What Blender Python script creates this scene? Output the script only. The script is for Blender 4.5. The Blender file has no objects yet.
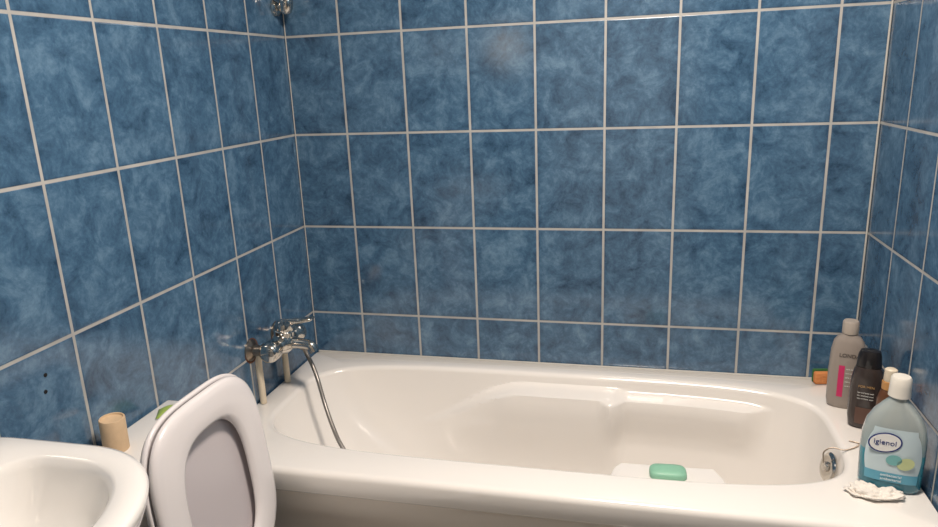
import bpy, bmesh, math, random
from mathutils import Vector, Matrix, Euler, noise
random.seed(4)
C=bpy.context.collection
sc=bpy.context.scene
try:
    sc.view_settings.view_transform='Standard'; sc.view_settings.look='None'
except Exception: pass

# ---------------------------------------------------------------- materials
def lin(c):
    return tuple(((x/255)/12.92 if x/255<=.04045 else (((x/255)+.055)/1.055)**2.4) for x in c)
def new_mat(name):
    m=bpy.data.materials.new(name); m.use_nodes=True
    nt=m.node_tree; b=nt.nodes['Principled BSDF']
    return m,nt,b
def pm(name,rgb,rough=.4,metal=0,coat=0,trans=0,ior=1.45,var=.06,scale=30,bump=0,bscale=80,sss=0,emit=0):
    m,nt,b=new_mat(name); c=lin(rgb)
    tc=nt.nodes.new('ShaderNodeTexCoord'); nz=nt.nodes.new('ShaderNodeTexNoise')
    nz.inputs['Scale'].default_value=scale; nz.inputs['Detail'].default_value=4
    nt.links.new(tc.outputs['Object'],nz.inputs['Vector'])
    mx=nt.nodes.new('ShaderNodeMix'); mx.data_type='RGBA'
    mx.inputs[6].default_value=(*[x*(1-var) for x in c],1); mx.inputs[7].default_value=(*[min(1,x*(1+var)) for x in c],1)
    nt.links.new(nz.outputs['Fac'],mx.inputs[0]); nt.links.new(mx.outputs[2],b.inputs['Base Color'])
    b.inputs['Roughness'].default_value=rough; b.inputs['Metallic'].default_value=metal
    b.inputs['Coat Weight'].default_value=coat; b.inputs['Coat Roughness'].default_value=.08
    b.inputs['Transmission Weight'].default_value=trans; b.inputs['IOR'].default_value=ior
    if emit:
        b.inputs['Emission Color'].default_value=(*c,1); b.inputs['Emission Strength'].default_value=emit
    if bump:
        n2=nt.nodes.new('ShaderNodeTexNoise'); n2.inputs['Scale'].default_value=bscale; n2.inputs['Detail'].default_value=5
        nt.links.new(tc.outputs['Object'],n2.inputs['Vector'])
        bp=nt.nodes.new('ShaderNodeBump'); bp.inputs['Strength'].default_value=bump; bp.inputs['Distance'].default_value=.004
        nt.links.new(n2.outputs['Fac'],bp.inputs['Height']); nt.links.new(bp.outputs['Normal'],b.inputs['Normal'])
    return m

def tile_mat(name,uax,uoff,uw,voff,vh,corner=None,cut=None,vax=2,
             dark=(40,66,92),mid=(71,104,133),light=(108,140,166),gw=.0033):
    m,nt,b=new_mat(name); N=nt.nodes; L=nt.links
    def M(op,a,b_=None,c=None):
        n=N.new('ShaderNodeMath'); n.operation=op
        for i,x in enumerate([a,b_,c]):
            if x is None: continue
            if isinstance(x,(int,float)): n.inputs[i].default_value=x
            else: L.new(x,n.inputs[i])
        return n.outputs[0]
    tc=N.new('ShaderNodeTexCoord'); sp=N.new('ShaderNodeSeparateXYZ'); L.new(tc.outputs['Object'],sp.inputs[0])
    u=sp.outputs[uax]; v=sp.outputs[vax]
    uu=M('DIVIDE',M('SUBTRACT',u,uoff),uw); vv=M('DIVIDE',M('SUBTRACT',v,voff),vh)
    iu=M('ROUND',uu); iv=M('ROUND',vv)
    du=M('MULTIPLY',M('ABSOLUTE',M('SUBTRACT',uu,iu)),uw); dv=M('MULTIPLY',M('ABSOLUTE',M('SUBTRACT',vv,iv)),vh)
    if cut is not None:
        du=M('ADD',du,M('GREATER_THAN',u,cut))
    if corner is not None:
        du=M('MINIMUM',du,M('ABSOLUTE',M('SUBTRACT',u,corner)))
    d=M('MINIMUM',du,dv)
    mr=N.new('ShaderNodeMapRange'); L.new(d,mr.inputs[0]); mr.inputs[1].default_value=gw-.0008; mr.inputs[2].default_value=gw+.0008
    mr.inputs[3].default_value=1; mr.inputs[4].default_value=0; grout=mr.outputs[0]
    fu=M('FLOOR',uu); fv=M('FLOOR',vv)
    cid=N.new('ShaderNodeCombineXYZ'); L.new(fu,cid.inputs[0]); L.new(fv,cid.inputs[1]); cid.inputs[2].default_value=uax*3.1
    wn=N.new('ShaderNodeTexWhiteNoise'); wn.noise_dimensions='3D'; L.new(cid.outputs[0],wn.inputs['Vector'])
    def NZ(scale,det,rough=.6,mul=9,dist=0):
        n=N.new('ShaderNodeTexNoise'); n.noise_dimensions='4D'; n.inputs['Scale'].default_value=scale
        n.inputs['Detail'].default_value=det; n.inputs['Roughness'].default_value=rough; n.inputs['Distortion'].default_value=dist
        L.new(tc.outputs['Object'],n.inputs['Vector']); L.new(M('MULTIPLY',wn.outputs['Value'],mul),n.inputs['W'])
        return n.outputs['Fac']
    big=NZ(14,7,.72,9,.6); fine=NZ(60,5,.7,31,.8)
    f=M('ADD',M('MULTIPLY',big,.74),M('MULTIPLY',fine,.26))
    f=M('ADD',f,M('MULTIPLY',M('SUBTRACT',wn.outputs['Value'],.5),.03))
    e=N.new('ShaderNodeMapRange'); L.new(d,e.inputs[0]); e.inputs[1].default_value=.0; e.inputs[2].default_value=.020
    e.inputs[3].default_value=.05; e.inputs[4].default_value=0; f=M('SUBTRACT',f,e.outputs[0])
    cr=N.new('ShaderNodeValToRGB'); L.new(f,cr.inputs[0]); el=cr.color_ramp.elements
    el[0].position=.35; el[0].color=(*lin(dark),1); el[1].position=.66; el[1].color=(*lin(light),1)
    k=el.new(.50); k.color=(*lin(mid),1)
    mx=N.new('ShaderNodeMix'); mx.data_type='RGBA'; L.new(grout,mx.inputs[0]); L.new(cr.outputs[0],mx.inputs[6])
    gn=N.new('ShaderNodeTexNoise'); gn.inputs['Scale'].default_value=14; L.new(tc.outputs['Object'],gn.inputs['Vector'])
    gm=N.new('ShaderNodeMix'); gm.data_type='RGBA'; gm.inputs[6].default_value=(*lin((146,145,143)),1); gm.inputs[7].default_value=(*lin((198,196,191)),1)
    L.new(gn.outputs['Fac'],gm.inputs[0]); L.new(gm.outputs[2],mx.inputs[7]); L.new(mx.outputs[2],b.inputs['Base Color'])
    L.new(M('ADD',M('MULTIPLY',grout,.55),M('ADD',.08,M('MULTIPLY',big,.15))),b.inputs['Roughness'])
    b.inputs['Specular IOR Level'].default_value=.85
    pil=N.new('ShaderNodeMapRange'); pil.interpolation_type='SMOOTHSTEP'; L.new(d,pil.inputs[0]); pil.inputs[1].default_value=gw-.001; pil.inputs[2].default_value=gw+.003
    h=M('ADD',M('ADD',pil.outputs[0],M('MULTIPLY',fine,.03)),M('MULTIPLY',big,.22)); 
    bp=N.new('ShaderNodeBump'); bp.inputs['Strength'].default_value=.5; bp.inputs['Distance'].default_value=.0014
    L.new(h,bp.inputs['Height']); L.new(bp.outputs['Normal'],b.inputs['Normal'])
    return m

M_acr=pm('bath_acrylic',(243,239,234),.16,coat=.4,var=.010,scale=6)
M_panel=pm('bath_panel_plastic',(240,232,222),.3,coat=.2,var=.02,scale=6)
M_cer=pm('white_ceramic',(238,235,231),.12,coat=.5,var=.01,scale=5)
M_seat=pm('seat_plastic',(232,227,227),.25,coat=.2,var=.01,scale=5)
M_lid_shade=pm('lid_inner_shade',(198,191,194),.3,coat=.2,var=.03,scale=5)  # white lid's inner face painted greyer, shade put into its colour
M_chr=pm('chrome',(205,200,192),.14,metal=1,var=.08,scale=60)
M_chr2=pm('worn_chrome',(150,138,125),.3,metal=1,var=.25,scale=120,bump=.2)
M_hose=pm('hose_metal',(150,145,140),.38,metal=.85,var=.15,scale=200)
M_pipe=pm('painted_pipe',(225,210,185),.45,var=.08,scale=40)
M_dark=pm('dark_hole',(25,22,22),.7)
M_stain=pm('rust_stain',(105,62,38),.7,var=.4,scale=90,bump=.5)
M_ceil=pm('ceiling_paint',(238,232,222),.8,var=.02,scale=3,bump=.1)
M_door=pm('door_paint',(225,218,205),.45,var=.02,scale=4)
M_sil=pm('sealant',(190,188,182),.5,var=.05)
M_emit=pm('lamp_glass',(255,226,185),.4,emit=6,var=.0)

# ---------------------------------------------------------------- mesh helpers
def obj_from(name,verts,faces,mat,parent=None,smooth=True,mats=None,fm=None):
    me=bpy.data.meshes.new(name); me.from_pydata([tuple(v) for v in verts],[],faces); me.validate()
    bm=bmesh.new(); bm.from_mesh(me); bmesh.ops.recalc_face_normals(bm,faces=bm.faces)
    bm.to_mesh(me); bm.free()
    for m in (mats or [mat]): me.materials.append(m)
    if fm:
        for p,i in zip(me.polygons,fm): p.material_index=i
    for p in me.polygons: p.use_smooth=smooth
    o=bpy.data.objects.new(name,me); C.objects.link(o)
    if parent: o.parent=parent
    return o
def empty(name,loc=(0,0,0),rz=0):
    e=bpy.data.objects.new(name,None); e.empty_display_size=.05; e.location=loc; e.rotation_euler=(0,0,rz); C.objects.link(e); return e
def loft(name,rings,mat,parent=None,cap0=True,cap1=True,closed=False,smooth=True,mats=None,rm=None,sharp=None):
    n=len(rings[0]); V=[p for r in rings for p in r]; F=[];fm=[]
    R=len(rings)
    for i in range(R if closed else R-1):
        j=(i+1)%R
        for k in range(n):
            F.append((i*n+k,i*n+(k+1)%n,j*n+(k+1)%n,j*n+k)); fm.append(rm[i] if rm else 0)
    if not closed:
        if cap0: F.append(tuple(range(n))[::-1]); fm.append(rm[0] if rm else 0)
        if cap1: F.append(tuple((R-1)*n+k for k in range(n))); fm.append(rm[-1] if rm else 0)
    o=obj_from(name,V,F,mat,parent,smooth,mats,fm)
    if smooth: autosm(o,sharp or 50)
    return o
def autosm(o,deg=45):
    me=o.data; bm=bmesh.new(); bm.from_mesh(me)
    for e in bm.edges:
        if len(e.link_faces)==2 and e.calc_face_angle(0)>math.radians(deg): e.smooth=False
    bm.to_mesh(me); bm.free()
def sel(cx,cy,a,b,n,z,N=96,n2=None):
    out=[]
    for k in range(N):
        t=2*math.pi*k/N; c,s=math.cos(t),math.sin(t)
        nn=n if (n2 is None or c>=0) else n2
        r=(abs(c)**nn+abs(s)**nn)**(-1/nn)
        out.append(Vector((cx+a*r*c,cy+b*r*s,z)))
    return out
def rbox(name,lo,hi,mat,bev=.005,parent=None,seg=3):
    bm=bmesh.new(); bmesh.ops.create_cube(bm,size=1)
    for v in bm.verts: v.co=Vector([lo[i]+(v.co[i]+.5)*(hi[i]-lo[i]) for i in range(3)])
    if bev: bmesh.ops.bevel(bm,geom=bm.edges[:],offset=bev,segments=seg,affect='EDGES',profile=.5)
    me=bpy.data.meshes.new(name); bm.to_mesh(me); bm.free(); me.materials.append(mat)
    for p in me.polygons: p.use_smooth=bool(bev)
    o=bpy.data.objects.new(name,me); C.objects.link(o)
    if parent: o.parent=parent
    autosm(o,35)
    return o
def frame(d):
    d=d.normalized(); a=Vector((0,0,1)) if abs(d.z)<.9 else Vector((1,0,0)); x=d.cross(a).normalized(); return x,d.cross(x).normalized()
def lathe(name,p0,axis,prof,mat,parent=None,N=40,sharp=40):
    p0=Vector(p0); d=Vector(axis).normalized(); x,y=frame(d)
    rings=[[p0+d*h+(x*math.cos(2*math.pi*k/N)+y*math.sin(2*math.pi*k/N))*max(r,.0001) for k in range(N)] for h,r in prof]
    return loft(name,rings,mat,parent,sharp=sharp)
def catmull(pts,n=10):
    P=[Vector(p) for p in pts]; P=[P[0]*2-P[1]]+P+[P[-1]*2-P[-2]]; out=[]
    for i in range(1,len(P)-2):
        for k in range(n):
            t=k/n; a,b,c,d=P[i-1:i+3]
            out.append(.5*((2*b)+(c-a)*t+(2*a-5*b+4*c-d)*t*t+(3*b-a-3*c+d)*t**3))
    out.append(P[-2]); return out
def tube(name,pts,r,mat,parent=None,n=10,N=14,ripple=0):
    P=catmull(pts,n); rings=[]; up=None
    for i,p in enumerate(P):
        d=(P[min(i+1,len(P)-1)]-P[max(i-1,0)]).normalized()
        if up is None: x,y=frame(d); up=x
        x=(up-d*up.dot(d)).normalized(); up=x; y=d.cross(x)
        rr=(r(i/(len(P)-1)) if callable(r) else r)*(1+(ripple if i%2 else 0))
        rings.append([p+(x*math.cos(2*math.pi*k/N)+y*math.sin(2*math.pi*k/N))*rr for k in range(N)])
    return loft(name,rings,mat,parent,sharp=70)
def sm(a,b,x):
    t=max(0,min(1,(x-a)/(b-a))); return t*t*(3-2*t)

# ---------------------------------------------------------------- room
XR=1.7006; YF=-2.75; ZC=2.5; T=.08
Z0=1.3; VH=.3005
mb=tile_mat('tiles_back',0,.1809,.2,Z0,VH)
ml=tile_mat('tiles_left',1,-.2171,.1987,Z0,VH,cut=-.1)
mr_=tile_mat('tiles_right',1,0,.2,Z0,VH,corner=0)
mf=tile_mat('tiles_front',0,.1809,.2,Z0,VH)
mfl=tile_mat('floor_tiles',0,0,.3,0,.3,vax=1,dark=(120,110,100),mid=(150,140,128),light=(175,165,150))
rbox('wall_back',(-T,0,0),(XR+T,T,ZC),mb,0)
rbox('wall_left',(-T,YF,0),(0,0,ZC),ml,0)
rbox('wall_right',(XR,YF,0),(XR+T,0,ZC),mr_,0)
rbox('wall_front',(-T,YF-T,0),(XR+T,YF,ZC),mf,0)
rbox('floor',(-T,YF-T,-T),(XR+T,T,0),mfl,0)
rbox('ceiling',(-T,YF-T,ZC),(XR+T,T,ZC+T),M_ceil,0)
dr=empty('door_1')
rbox('door_leaf',(.55,YF+.001,0.005),(1.35,YF+.035,2.05),M_door,.004,dr)
for i,(a,b) in enumerate([((.47,YF+.001,0.005),(.548,YF+.05,2.13)),((1.352,YF+.001,0.005),(1.43,YF+.05,2.13)),((.548,YF+.001,2.052),(1.352,YF+.05,2.13))]):
    rbox('door_frame_%d'%i,a,b,M_door,.005,dr)
lathe('door_knob',(1.28,YF+.034,1.02),(0,1,0),[(0,.025),(.006,.025),(.008,.01),(.035,.01),(.04,.025),(.055,.027),(.065,.018),(.068,0)],M_chr,dr)
tube('trim_1',[(.003,-.003,.58),(.003,-.003,1.5),(.003,-.003,ZC-.01)],.0018,M_sil,n=3,N=8)
tube('trim_2',[(XR-.003,-.003,.58),(XR-.003,-.003,1.5),(XR-.003,-.003,ZC-.01)],.0026,M_sil,n=3,N=8)

# ---------------------------------------------------------------- bathtub
tub=empty('bathtub')
H=.555; NT=320
def rect_ring(x0,x1,y0,y1,n,z,mod=None):
    r=sel((x0+x1)/2,(y0+y1)/2,(x1-x0)/2,(y1-y0)/2,n,z,NT)
    return [mod(p) for p in r] if mod else r
OX0,OX1,OY0,OY1=.003,XR-.003,-.73,-.003
def arm(p):
    x,y,z=p
    if y>-.34:
        a1=sm(.38,.74,x)*(1-sm(1.00,1.06,x)); a2=sm(.98,1.04,x)*(1-sm(1.38,1.47,x))
        top1=.37+.140*sm(.38,.74,x)
        b1=(1-sm(top1,top1+.014,z))*sm(.20,top1-.02,z); b2=(1-sm(.500,.516,z))*sm(.34,.49,z)
        y-=.068*a1*b1+.042*a2*b2
    else:
        a=sm(1.015,1.05,x)*(1-sm(1.27,1.31,x)); b=(1-sm(.522,.528,z))*sm(.40,.50,z)
        a3=sm(.45,.7,x)*(1-sm(.98,1.0,x)); b3=(1-sm(.49,.505,z))*sm(.28,.46,z)
        y+=.10*a*b+.05*a3*b3
    return Vector((x,y,z))
rings=[]
rings.append(rect_ring(OX0,OX1,OY0+.012,OY1,80,.492))
rings.append(rect_ring(OX0,OX1,OY0+.003,OY1,80,.494))
rings.append(rect_ring(OX0,OX1,OY0,OY1,80,.499))
for k in range(7):
    a=math.pi/2*k/6
    rings.append(rect_ring(OX0+.004*(1-math.cos(a)),OX1-.004*(1-math.cos(a)),OY0+.016*(1-math.cos(a)),OY1-.002*(1-math.cos(a)),70,H-.016+.016*math.sin(a)))
BX0,BX1,BY0,BY1=.085,1.572,-.612,-.082
def basin(ins,z,n,mod=arm):
    return rect_ring(BX0+ins[0],BX1-ins[1],BY0+ins[2],BY1-ins[3],n,z,mod)
for k in range(8):
    a=math.pi/2*k/7
    rings.append(basin([-.016*(1-math.sin(a))]*4,H-.014*(1-math.cos(a)),4.2))
I=[.46,.10,.095,.095]
NL=90
for k in range(1,NL+1):
    ph=math.pi/2*(k/NL)**1.35; zf=math.sin(ph); hf=1-math.cos(ph)
    q=[I[0]*(.75*zf+.25*hf)*(.35+.65*zf)]+[I[j]*(.35*zf+.65*hf) for j in (1,2,3)]
    rings.append(basin(q,H-.014-.385*zf,4.2-1.0*zf))
base=rings[-1]
c=sum(base,Vector())/len(base)
for s in (.85,.6,.3,.08):
    rings.append([Vector((c.x+(p.x-c.x)*s,c.y+(p.y-c.y)*s,p.z-.004*(1-s))) for p in base])
loft('tub_shell',rings,M_acr,tub,cap0=False,cap1=True,sharp=48)
def apron():
    V=[];F=[];nx=60;nz=24
    for j in range(nz+1):
        for i in range(nx+1):
            x=OX0+(OX1-OX0)*i/nx; z=.004+(.494-.004)*j/nz
            rel=sm(.06,.14,x)*(1-sm(1.56,1.64,x))*sm(.05,.10,z)*(1-sm(.40,.44,z))
            V.append((x,-.702+.012*rel,z))
    for j in range(nz):
        for i in range(nx):
            a=j*(nx+1)+i; F.append((a,a+1,a+nx+2,a+nx+1))
    o=obj_from('tub_apron',V,F,M_panel,tub)
    s=o.modifiers.new('s','SOLIDIFY'); s.thickness=.006; s.offset=1 
apron()
lathe('drain',(1.33,-.345,.1555),(0,0,1),[(0,.034),(.003,.034),(.005,.03),(.004,.02),(.003,0)],M_chr,tub)
ov=Vector((1.553,-.405,.497)); od=Vector((-.95,-.12,.25)).normalized()
lathe('overflow_plate',ov,od,[(0,.036),(.004,.037),(.008,.033),(.010,.024),(.008,.013),(.015,.011),(.018,0)],M_chr,tub)
ch=catmull([ov+od*.016+Vector((0,0,.01)),(1.535,-.410,.540),(1.548,-.425,.562),(1.575,-.425,.5585),(1.605,-.405,.5575),(1.618,-.385,.5575),(1.60,-.375,.5575)],16)
bm=bmesh.new()
for i,p in enumerate(ch):
    bmesh.ops.create_icosphere(bm,subdivisions=1,radius=.0019,matrix=Matrix.Translation(p))
me=bpy.data.meshes.new('plug_chain'); bm.to_mesh(me); bm.free(); me.materials.append(M_chr2)
o=bpy.data.objects.new('plug_chain',me); C.objects.link(o); o.parent=tub
tube('wall_seal',[(.01,-.004,H+.001),(.8,-.004,H+.001),(XR-.01,-.004,H+.001)],.004,M_sil,tub,n=3,N=8)

# ---------------------------------------------------------------- soap bar
soap=loft('soap_bar',[[Vector((1.163+(p.x)*math.cos(.05)-p.y*math.sin(.05),-.553+p.y*math.cos(.05)+p.x*math.sin(.05),p.z)) for p in sel(0,0,.043*s,.026*s,4,z,48)] for s,z in
     [(.3,.5225),(.90,.523),(.98,.526),(1,.532),(.98,.538),(.90,.542),(.5,.544),(.2,.5445)]],
     pm('pale_green_soap',(140,192,166),.45,coat=.05,var=.08,scale=40),None,sharp=80)

# ---------------------------------------------------------------- toilet
wc=empty('toilet')
ty=-.97
rbox('cistern_body',(.006,ty-.178,.40),(.182,ty+.178,.728),M_cer,.022,wc,5)
rbox('cistern_lid',(.004,ty-.185,.726),(.192,ty+.185,.752),M_cer,.010,wc,4)
lathe('flush_button',(.12,ty+.02,.7515),(0,0,1),[(0,.020),(.003,.020),(.005,.017),(.006,0)],M_cer,wc)
R=[]
for z,x0,x1,hw,n in [(.003,.20,.50,.105,3),(.03,.20,.50,.105,3),(.12,.20,.49,.095,3),(.22,.17,.53,.115,2.8),(.31,.12,.62,.155,2.7),(.37,.10,.665,.178,2.6),(.405,.10,.675,.182,2.6),(.415,.105,.67,.178,2.6),(.416,.26,.64,.13,2.3),(.40,.265,.635,.125,2.2),(.32,.29,.61,.105,2.1),(.24,.34,.56,.075,2),(.21,.40,.50,.04,2)]:
    R.append(sel((x0+x1)/2,ty,(x1-x0)/2,hw,n,z,72))
loft('bowl',R,M_cer,wc,sharp=70)
lathe('bowl_water',(.45,ty,.235),(0,0,1),[(0,.055),(.002,.05),(.002,0)],pm('water',(190,200,200),.05,var=0),wc)
def outline(a,b,n,ch,N=96):
    out=[]
    for k in range(N):
        t=2*math.pi*k/N; c,s=math.cos(t),math.sin(t); r=(abs(c)**n+abs(s)**n)**(-1/n)
        w=a*r*c; h=ch+b*r*s
        w*=1-.10*sm(.12,-.03,h)
        out.append((w,h))
    return out
hx=.262; hz=.432; topx=.222; Lh=.43
hv=Vector((topx-hx,0,Lh)).normalized(); nv=Vector((hv.z,0,-hv.x))
def P3(w,h,d): return Vector((hx,ty,hz))+hv*h+nv*d+Vector((0,w,0))
out=outline(.184,.220,3.7,.216); inn=outline(.107,.157,2.9,.205)
sec=[(0,.005),(.015,.010),(.06,.015),(.15,.0185),(.40,.020),(.75,.019),(.90,.016),(.97,.012),(1,.006),(.98,.002),(.9,0),(.5,.001),(.1,.001)]
rings=[[P3(inn[k][0]+(out[k][0]-inn[k][0])*s,inn[k][1]+(out[k][1]-inn[k][1])*s,d+.002) for k in range(96)] for s,d in sec]
loft('seat_ring',rings,M_seat,wc,closed=True,sharp=80)
o2=outline(.188,.224,3.7,.217); cen=(0,.21)
lidr=[]
for s,d in [(.0,-.024),(.5,-.024),(.85,-.022),(.97,-.016),(1,-.008),(1,-.002),(.985,.0),(.96,-.002),(.93,-.008),(.6,-.009),(.02,-.009)]:
    lidr.append([P3(w*s,cen[1]+(h-cen[1])*s,d) for w,h in o2])
loft('lid',lidr,M_seat,wc,mats=[M_seat,M_lid_shade],rm=[0,0,0,0,0,0,0,1,1,1,1],sharp=80)
for s in (-1,1):
    lathe('hinge_%d'%(s+2),(hx-.004,ty+s*.075-.02,hz-.004),(0,1,0),[(0,.010),(.002,.012),(.038,.012),(.04,.010)],M_seat,wc)

rt=empty('toilet_roll_tube',(.052,-1.012,.752),.3)
lathe('tube_wall',(0,0,0),(.03,-.03,1),[(0.0,.024),(.002,.0245),(.070,.0245),(.0715,.0235),(.0715,.021),(.068,.020),(.066,.010),(.066,0)],pm('beige_cardboard',(210,182,148),.7,var=.12,scale=60,bump=.2),rt)
sa=empty('soap_sachet',(.075,-.845,.753),.5)
V=[];F=[];nx,ny=16,10
for s in (1,0):
    for j in range(ny+1):
        for i in range(nx+1):
            x=(i/nx-.5); y=(j/ny-.5); b=max(0,(1-(2*x)**4)*(1-(2*y)**4))
            V.append((x*.085,y*.05,.0015+s*(.0005+.012*b+.002*noise.noise(Vector((x*6,y*6,2)))*b)))
n0=(nx+1)*(ny+1)
for s in (0,1):
    for j in range(ny):
        for i in range(nx):
            a=s*n0+j*(nx+1)+i; F.append((a,a+1,a+nx+2,a+nx+1))
def idx(i,j,s): return s*n0+j*(nx+1)+i
bd=[(i,0) for i in range(nx)]+[(nx,j) for j in range(ny)]+[(i,ny) for i in range(nx,0,-1)]+[(0,j) for j in range(ny,0,-1)]
for k in range(len(bd)):
    a=bd[k];b=bd[(k+1)%len(bd)]; F.append((idx(*a,0),idx(*b,0),idx(*b,1),idx(*a,1)))
fm=[1 if (n<nx*ny and (n%nx)<7 ) else 0 for n in range(len(F))]
obj_from('sachet_body',V,F,None,sa,mats=[pm('sachet_white',(228,224,205),.35),pm('sachet_green',(160,185,90),.35)],fm=fm)

# ---------------------------------------------------------------- washbasin
wb=empty('washbasin')
scy=-1.500; DZ=.045
R=[]
def sk(a0,a1,hb,n,z,cx=.20,nb=16):
    out=[]
    for k in range(96):
        t=2*math.pi*k/96; c,s=math.cos(t),math.sin(t); nn=n if c>=0 else nb
        r=(abs(c)**nn+abs(s)**nn)**(-1/nn); ax=(a1-cx) if c>=0 else (cx-a0)
        out.append(Vector((cx+ax*r*c,scy+hb*r*s,z+DZ)))
    return out
for a in [(.012,.28,.17,2.4,.66),(.008,.36,.220,2.3,.72),(.004,.410,.258,2.3,.79),(.004,.426,.272,2.3,.83),(.004,.430,.275,2.3,.845),(.006,.427,.273,2.3,.852),(.010,.419,.265,2.3,.855)]:
    R.append(sk(*a))
for a in [(.095,.388,.232,2.3,.8545,.21,4),(.100,.380,.225,2.3,.850,.21,4),(.104,.374,.219,2.3,.838,.21,4),(.112,.355,.200,2.3,.79,.21,4),(.135,.315,.160,2.4,.745,.21,3.5),(.15,.27,.09,2.2,.722,.21,3),(.19,.23,.02,2,.718,.21,2.2)]:
    R.append(sk(*a))
loft('basin_bowl',R,M_cer,wb,sharp=75)
lathe('basin_drain',(.21,scy,.7185+DZ),(0,0,1),[(0,.02),(.003,.02),(.004,.015),(.002,0)],M_chr,wb)
loft('pedestal',[sel(.14,scy,a,b,2.5,z,48) for a,b,z in [(.09,.10,.003),(.088,.098,.03),(.072,.075,.15),(.07,.072,.4),(.085,.09,.6),(.12,.13,.72)]],M_cer,wb)
lathe('basin_tap_body',(.058,scy,.853+DZ),(0,0,1),[(0,.026),(.006,.026),(.01,.02),(.10,.02),(.11,.018),(.112,0)],M_chr,wb)
tube('basin_tap_spout',[(.065,scy,.90+DZ),(.11,scy,.925+DZ),(.16,scy,.925+DZ),(.185,scy,.905+DZ)],.011,M_chr,wb)
tube('basin_tap_lever',[(.058,scy,.963+DZ),(.06,scy,.985+DZ),(.10,scy,1.005+DZ),(.13,scy,1.01+DZ)],.007,M_chr,wb)

# ---------------------------------------------------------------- bath mixer on the left wall
mxr=empty('bath_mixer_tap')
mx,mz=.068,.722; y1,y2=-.408,-.258
for i,y in enumerate((y1,y2)):
    tube('supply_pipe_%d'%i,[(.022,y,.557),(.022,y,.62),(.022,y,.680),(.028,y,.705),(.045,y,mz)],.0095,M_pipe,mxr)
    lathe('rose_%d'%i,(.001,y,mz),(1,0,0),[(0,.032),(.003,.032),(.010,.024),(.014,.016),(.040,.015),(.041,.022),(.060,.022),(.064,.018)],M_chr2,mxr)
    lathe('wall_stain_%d'%i,(.0006,y+.005,mz-.004),(1,0,0),[(0,.037),(.001,.036),(.0012,0)],M_stain,mxr)
lathe('mixer_body',(mx,y1-.030,mz),(0,1,0),[(0,0),(.001,.018),(.006,.026),(.014,.029),(.038,.030),(.046,.024),(.060,.021),(.070,.027),(.089,.033),(.116,.033),(.132,.027),(.141,.021),(.158,.022),(.166,.028),(.194,.029),(.206,.022),(.210,0)],M_chr,mxr)
my=(y1+y2)/2
lathe('cartridge',(mx,my,mz+.008),(0.15,0,1),[(0,.028),(.022,.030),(.030,.031),(.034,.028),(.042,.029),(.054,.025),(.059,.014),(.060,0)],M_chr,mxr)
lev=[]
for t,w,h,zz in [(0,.004,.003,.056),(.02,.014,.011,.058),(.15,.018,.011,.062),(.4,.016,.009,.064),(.7,.015,.008,.066),(.95,.017,.007,.070),(1,.012,.004,.071)]:
    p=Vector((mx-.02+.105*t,my+.030*t,mz+zz-.004))
    lev.append([p+Vector((0,w*math.cos(a),h*math.sin(a))) for a in [2*math.pi*k/20 for k in range(20)]])
loft('lever',lev,M_chr,mxr,sharp=60)
tube('spout',[(mx+.01,my,mz-.004),(mx+.05,my,mz-.002),(mx+.085,my-.002,mz-.006),(mx+.098,my-.003,mz-.024)],lambda t:.017-.003*t,M_chr,mxr)
lathe('hose_nut',(mx+.024,my+.045,mz-.012),(0.5,0,-1),[(0,.012),(.003,.014),(.018,.014),(.021,.011),(.028,.009)],M_chr2,mxr)
tube('shower_hose',[(mx+.036,my+.045,mz-.030),(.118,-.295,.668),(.142,-.31,.635),(.163,-.33,.604),(.192,-.358,.542),(.232,-.40,.490),(.275,-.44,.452),(.335,-.47,.405),(.42,-.47,.345),(.50,-.44,.29),(.56,-.42,.245)],.0066,M_hose,mxr,n=26,N=12,ripple=-.13)
lathe('hose_end_fitting',(.555,-.421,.249),(.7,.25,-.5),[(0,.008),(.004,.010),(.04,.012),(.045,.010),(.046,0)],M_chr,mxr)

sb=empty('shower_head_holder')
lathe('wall_plate',(.001,-.05,1.685),(1,0,0),[(0,.027),(.006,.027),(.012,.020),(.016,.010),(.04,.009)],M_chr,sb)
lathe('holder_ball',(.040,-.05,1.690),(.3,-.2,.9),[(-.026,.012),(-.020,.018),(-.008,.021),(.008,.021),(.02,.018),(.026,.012)],M_chr,sb)
tube('handset_handle',[(.040,-.049,1.665),(.046,-.052,1.70),(.058,-.060,1.78),(.075,-.07,1.84)],.0095,M_chr,sb)
lathe('handset_head',(.078,-.072,1.845),(.75,-.4,-.5),[(-.02,.012),(-.012,.03),(0,.04),(.012,.042),(.018,.038),(.018,0)],M_chr,sb)
for i,(y,z) in enumerate([(-1.093,.949),(-1.10,.918)]):
    lathe('wall_plug%s'%('' if i==0 else '.%03d'%i),(.0,y,z),(1,0,0),[(0.0002,.004),(.0015,.0035),(.0016,.002),(.0008,.0)],M_dark,None,16)

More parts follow.
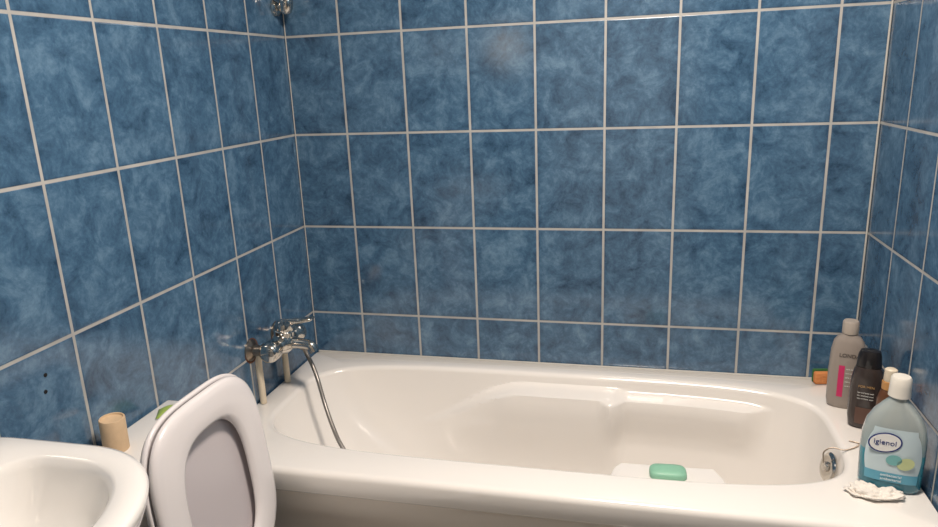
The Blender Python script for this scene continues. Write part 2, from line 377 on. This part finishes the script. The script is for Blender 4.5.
# ---------------------------------------------------------------- bottles
def interp(prof,z):
    for a,b in zip(prof,prof[1:]):
        if a[0]<=z<=b[0]:
            t=(z-a[0])/max(1e-6,b[0]-a[0]); return [a[i]+(b[i]-a[i])*t for i in (1,2)]
    return prof[-1][1:3]
def bring(hw,hd,n,z,N=64): return sel(0,0,hw,hd,n,z,N)
def bottle(par,name,prof,n,mat,mats=None,rm=None):
    return loft(name,[bring(p[1],p[2],n,p[0]) for p in prof],mat,par,mats=mats,rm=rm,sharp=40)
def patch(par,name,prof,n,z0,z1,t0,t1,mat,off=.0008,nz=12,nt=24,shape=None):
    V=[];F=[]
    for j in range(nz+1):
        z=z0+(z1-z0)*j/nz
        for i in range(nt+1):
            f=i/nt
            if shape:
                w=shape(j/nz); f=.5+(f-.5)*w
            t=t0+(t1-t0)*f; hw,hd=interp(prof,z); c,s=math.cos(t),math.sin(t)
            r=(abs(c)**n+abs(s)**n)**(-1/n)
            V.append(((hw+off)*r*c,(hd+off)*r*s,z))
    for j in range(nz):
        for i in range(nt):
            a=j*(nt+1)+i; F.append((a,a+1,a+nt+2,a+nt+1))
    return obj_from(name,V,F,mat,par)
def text(par,s,size,loc,mat,rot=(math.pi/2,0,0)):
    cu=bpy.data.curves.new('print_'+s.replace(' ','_'),'FONT'); cu.body=s; cu.size=size; cu.align_x='CENTER'; cu.extrude=.0002
    o=bpy.data.objects.new('print_text',cu); C.objects.link(o); o.parent=par; o.location=loc; o.rotation_euler=rot
    cu.materials.append(mat); return o
F0=-math.pi/2
white=pm('white_print',(235,235,232),.4)
b1=empty('shampoo_bottle',(1.634,-.172,H+.0005),math.radians(-14))
p1=[(0,.034,.019),(.004,.039,.022),(.02,.042,.024),(.10,.043,.025),(.16,.041,.025),(.187,.036,.023),(.199,.028,.020),(.206,.0195,.017),(.209,.018,.0165)]
M_g=pm('taupe_plastic',(154,144,136),.35,coat=.2,var=.03)
bottle(b1,'bottle_body',p1,2.5,M_g)
bottle(b1,'bottle_cap',[(.209,.0165,.0165),(.211,.0195,.0195),(.241,.0195,.0195),(.245,.017,.017),(.2455,.0,.0)],2,pm('taupe_cap',(172,162,152),.4))
patch(b1,'label_stripe',p1,2.5,.035,.125,F0-.42,F0-.10,pm('pink_print',(205,50,105),.4),.0007)
text(b1,'LONDA',.014,(.004,-.0262,.150),pm('dark_print',(60,50,48),.5))
for i in range(5): text(b1,'care shampoo',.0054,(.014,-.0264,.115-.012*i),white)
b2=empty('shower_gel_bottle',(1.652,-.285,H+.0005),math.radians(-18))
p2=[(0,.028,.017),(.004,.033,.021),(.03,.037,.023),(.09,.038,.024),(.13,.036,.023),(.155,.032,.022),(.165,.028,.020)]
bottle(b2,'bottle_body',p2,2.6,pm('brown_black_plastic',(60,52,50),.25,coat=.4))
bottle(b2,'bottle_cap',[(.165,.0265,.019),(.167,.028,.0205),(.195,.026,.019),(.207,.022,.016),(.210,.015,.010),(.2105,0,0)],2.4,pm('black_cap',(30,28,30),.3,coat=.3))
text(b2,'FOR MEN',.0085,(0,-.0252,.115),pm('gold_print',(190,150,95),.4))
for i in range(3): text(b2,'hair and body wash',.0046,(0,-.0256,.10-.008*i),white)
patch(b2,'label_panel',p2,2.6,.015,.060,F0-.5,F0+.5,pm('copper_print',(96,70,60),.35),.0007)
b3=empty('lotion_bottle',(1.672,-.375,H+.0005),math.radians(-20))
p3=[(0,.018,.015),(.004,.022,.018),(.05,.024,.019),(.12,.023,.018),(.14,.018,.015),(.145,.014,.012)]
bottle(b3,'bottle_body',p3,2.4,pm('amber_plastic',(95,60,38),.3,coat=.3))
bottle(b3,'bottle_cap',[(.145,.013,.012),(.147,.0165,.0145),(.166,.0165,.0145),(.167,.0145,.013)],2,pm('tan_cap',(190,140,85),.4))
bottle(b3,'bottle_cap_top',[(.167,.0135,.012),(.169,.0145,.013),(.196,.0135,.012),(.199,.010,.009),(.1995,0,0)],2,pm('cream_cap',(225,212,190),.4))
b4=empty('mouthwash_bottle',(1.628,-.562,H+.0005),math.radians(-14))
p4=[(0,.050,.025),(.004,.057,.029),(.012,.060,.031),(.08,.062,.032),(.125,.061,.032),(.155,.055,.030),(.178,.043,.026),(.195,.029,.021),(.205,.020,.018),(.212,.0165,.0165),(.220,.0165,.0165)]
m4,nt,bs=new_mat('blue_liquid_bottle')
tc=nt.nodes.new('ShaderNodeTexCoord'); sp=nt.nodes.new('ShaderNodeSeparateXYZ'); nt.links.new(tc.outputs['Object'],sp.inputs[0])
cr=nt.nodes.new('ShaderNodeValToRGB'); mp=nt.nodes.new('ShaderNodeMath'); mp.operation='MULTIPLY'; mp.inputs[1].default_value=4
nt.links.new(sp.outputs[2],mp.inputs[0]); nt.links.new(mp.outputs[0],cr.inputs[0])
e=cr.color_ramp.elements; e[0].position=.0; e[0].color=(*lin((30,130,155)),1); e[1].position=.66; e[1].color=(*lin((200,210,208)),1)
k=e.new(.36); k.color=(*lin((75,172,192)),1); k=e.new(.375); k.color=(*lin((172,194,198)),1)
nt.links.new(cr.outputs[0],bs.inputs['Base Color']); bs.inputs['Roughness'].default_value=.08; bs.inputs['Coat Weight'].default_value=.5
bs.inputs['Transmission Weight'].default_value=.4
bottle(b4,'bottle_body',p4,2.8,m4)
bottle(b4,'bottle_cap',[(.214,.0175,.0175),(.216,.0215,.0215),(.238,.0205,.0205),(.256,.0195,.0195),(.260,.017,.017),(.2605,0,0)],2,pm('white_cap',(228,224,214),.35,coat=.2))
lab=lambda f: (.82+.18*math.sin(math.pi*min(1,f*1.1))) if f<.9 else .80
patch(b4,'label',p4,2.8,.026,.150,F0-.86,F0+.86,pm('label_white',(196,214,220),.35),.0009,shape=lab)
patch(b4,'label_band',p4,2.8,.026,.048,F0-.80,F0+.80,pm('label_teal',(95,165,190),.35),.0014)
def disc(par,name,cx,cz,rx,rz,y,mat,tilt=0):
    ring=[(cx+rx*math.cos(a)*math.cos(tilt)-rz*math.sin(a)*math.sin(tilt),y,cz+rx*math.cos(a)*math.sin(tilt)+rz*math.sin(a)*math.cos(tilt)) for a in [2*math.pi*k/40 for k in range(40)]]
    ring2=[(a,y+.0004,b) for a,_,b in ring]
    return loft(name,[ring,ring2],mat,par,smooth=False)
nav=pm('navy_print',(30,50,120),.4)
disc(b4,'logo_ring',-.018,.118,.032,.023,-.0343,nav,.25); disc(b4,'logo_inner',-.018,.118,.029,.020,-.0347,white,.25)
text(b4,'igienol',.0165,(-.018,-.0352,.1135),nav)
disc(b4,'print_leaf',.024,.075,.017,.013,-.0345,pm('yellow_print',(190,200,150),.4),.6)
disc(b4,'print_leaf2',.002,.080,.015,.012,-.0345,pm('green_print',(120,180,180),.4),.2)
for i in range(2): text(b4,'antibacterial',.008,(0,-.0346,.040-.009*i),white)
tis=empty('crumpled_tissue',(1.588,-.606,H+.001))
bm=bmesh.new(); bmesh.ops.create_icosphere(bm,subdivisions=5,radius=1)
for v in bm.verts:
    d=v.co.copy(); nn=noise.fractal(d*1.9+Vector((3,1,5)),.8,2.1,4); r=1+.25*nn
    v.co=Vector((d.x*.052*r,d.y*.030*r,max(0,(d.z*.5+.4))*.015*(1+.9*nn)))
me=bpy.data.meshes.new('tissue'); bm.to_mesh(me); bm.free(); me.materials.append(pm('tissue_paper',(232,226,218),.9,bump=.5,bscale=120))
for p in me.polygons: p.use_smooth=True
o=bpy.data.objects.new('tissue_folds',me); C.objects.link(o); o.parent=tis
sg=empty('bath_sponge',(1.612,-.030,H+.001),.15)
rbox('sponge_foam',(-.022,-.014,0),(.022,.006,.036),pm('orange_foam',(215,140,85),.9,bump=1,bscale=160),.006,sg)
rbox('sponge_scourer',(-.022,.0062,0),(.022,.014,.040),pm('green_scourer',(60,110,60),.95,bump=1,bscale=240),.003,sg)

# ---------------------------------------------------------------- lights
lamp=empty('ceiling_lamp')
LX,LY=1.12,-1.08
lathe('lamp_base',(LX,LY,ZC-.001),(0,0,-1),[(0,.19),(.02,.19),(.025,.18)],M_door,lamp)
lathe('lamp_dome',(LX,LY,ZC-.026),(0,0,-1),[(0,.18),(.03,.172),(.055,.14),(.07,.08),(.075,0)],M_emit,lamp)
def area(name,loc,rot,size,e,col,sy=None):
    l=bpy.data.lights.new(name,'AREA'); l.energy=e; l.size=size; l.color=col
    if sy: l.shape='RECTANGLE'; l.size_y=sy
    else: l.shape='DISK'
    o=bpy.data.objects.new(name,l); C.objects.link(o); o.location=loc; o.rotation_euler=rot; return o
area('ceiling_light',(LX,LY,ZC-.115),(0,0,0),.36,41,(1,.88,.77))
# added glowing globe on the unseen front wall, for sheen on the glazed tiles
wl=empty('added_wall_lamp')
WX,WZ=.22,1.64
lathe('added_lamp_base',(WX,YF+.001,WZ),(0,1,0),[(0,.06),(.012,.06),(.018,.04),(.04,.03)],M_chr,wl)
lathe('added_lamp_globe',(WX,YF+.038,WZ),(0,1,0),[(0,.04),(.01,.08),(.03,.11),(.062,.12),(.09,.11),(.12,.08),(.14,.04),(.147,0)],pm('added_globe_glass',(255,236,208),.4,emit=3.5,var=0),wl)
w=bpy.data.worlds.new('world'); sc.world=w; w.use_nodes=True
w.node_tree.nodes['Background'].inputs[0].default_value=(.5,.45,.4,1); w.node_tree.nodes['Background'].inputs[1].default_value=.2

# ---------------------------------------------------------------- camera
def Rz(a): return Matrix.Rotation(a,4,'Z')
yaw,pitch,roll,f=.24212,.26212,-.04039,696.29
cam=bpy.data.cameras.new('camera'); co=bpy.data.objects.new('camera',cam); C.objects.link(co)
co.matrix_world=Matrix.Translation((1.07508,-2.08479,1.46030))@Rz(yaw)@Matrix.Rotation(math.pi/2-pitch,4,'X')@Rz(roll)
cam.sensor_width=36; cam.lens=36*f/938; cam.clip_start=.02
sc.camera=co
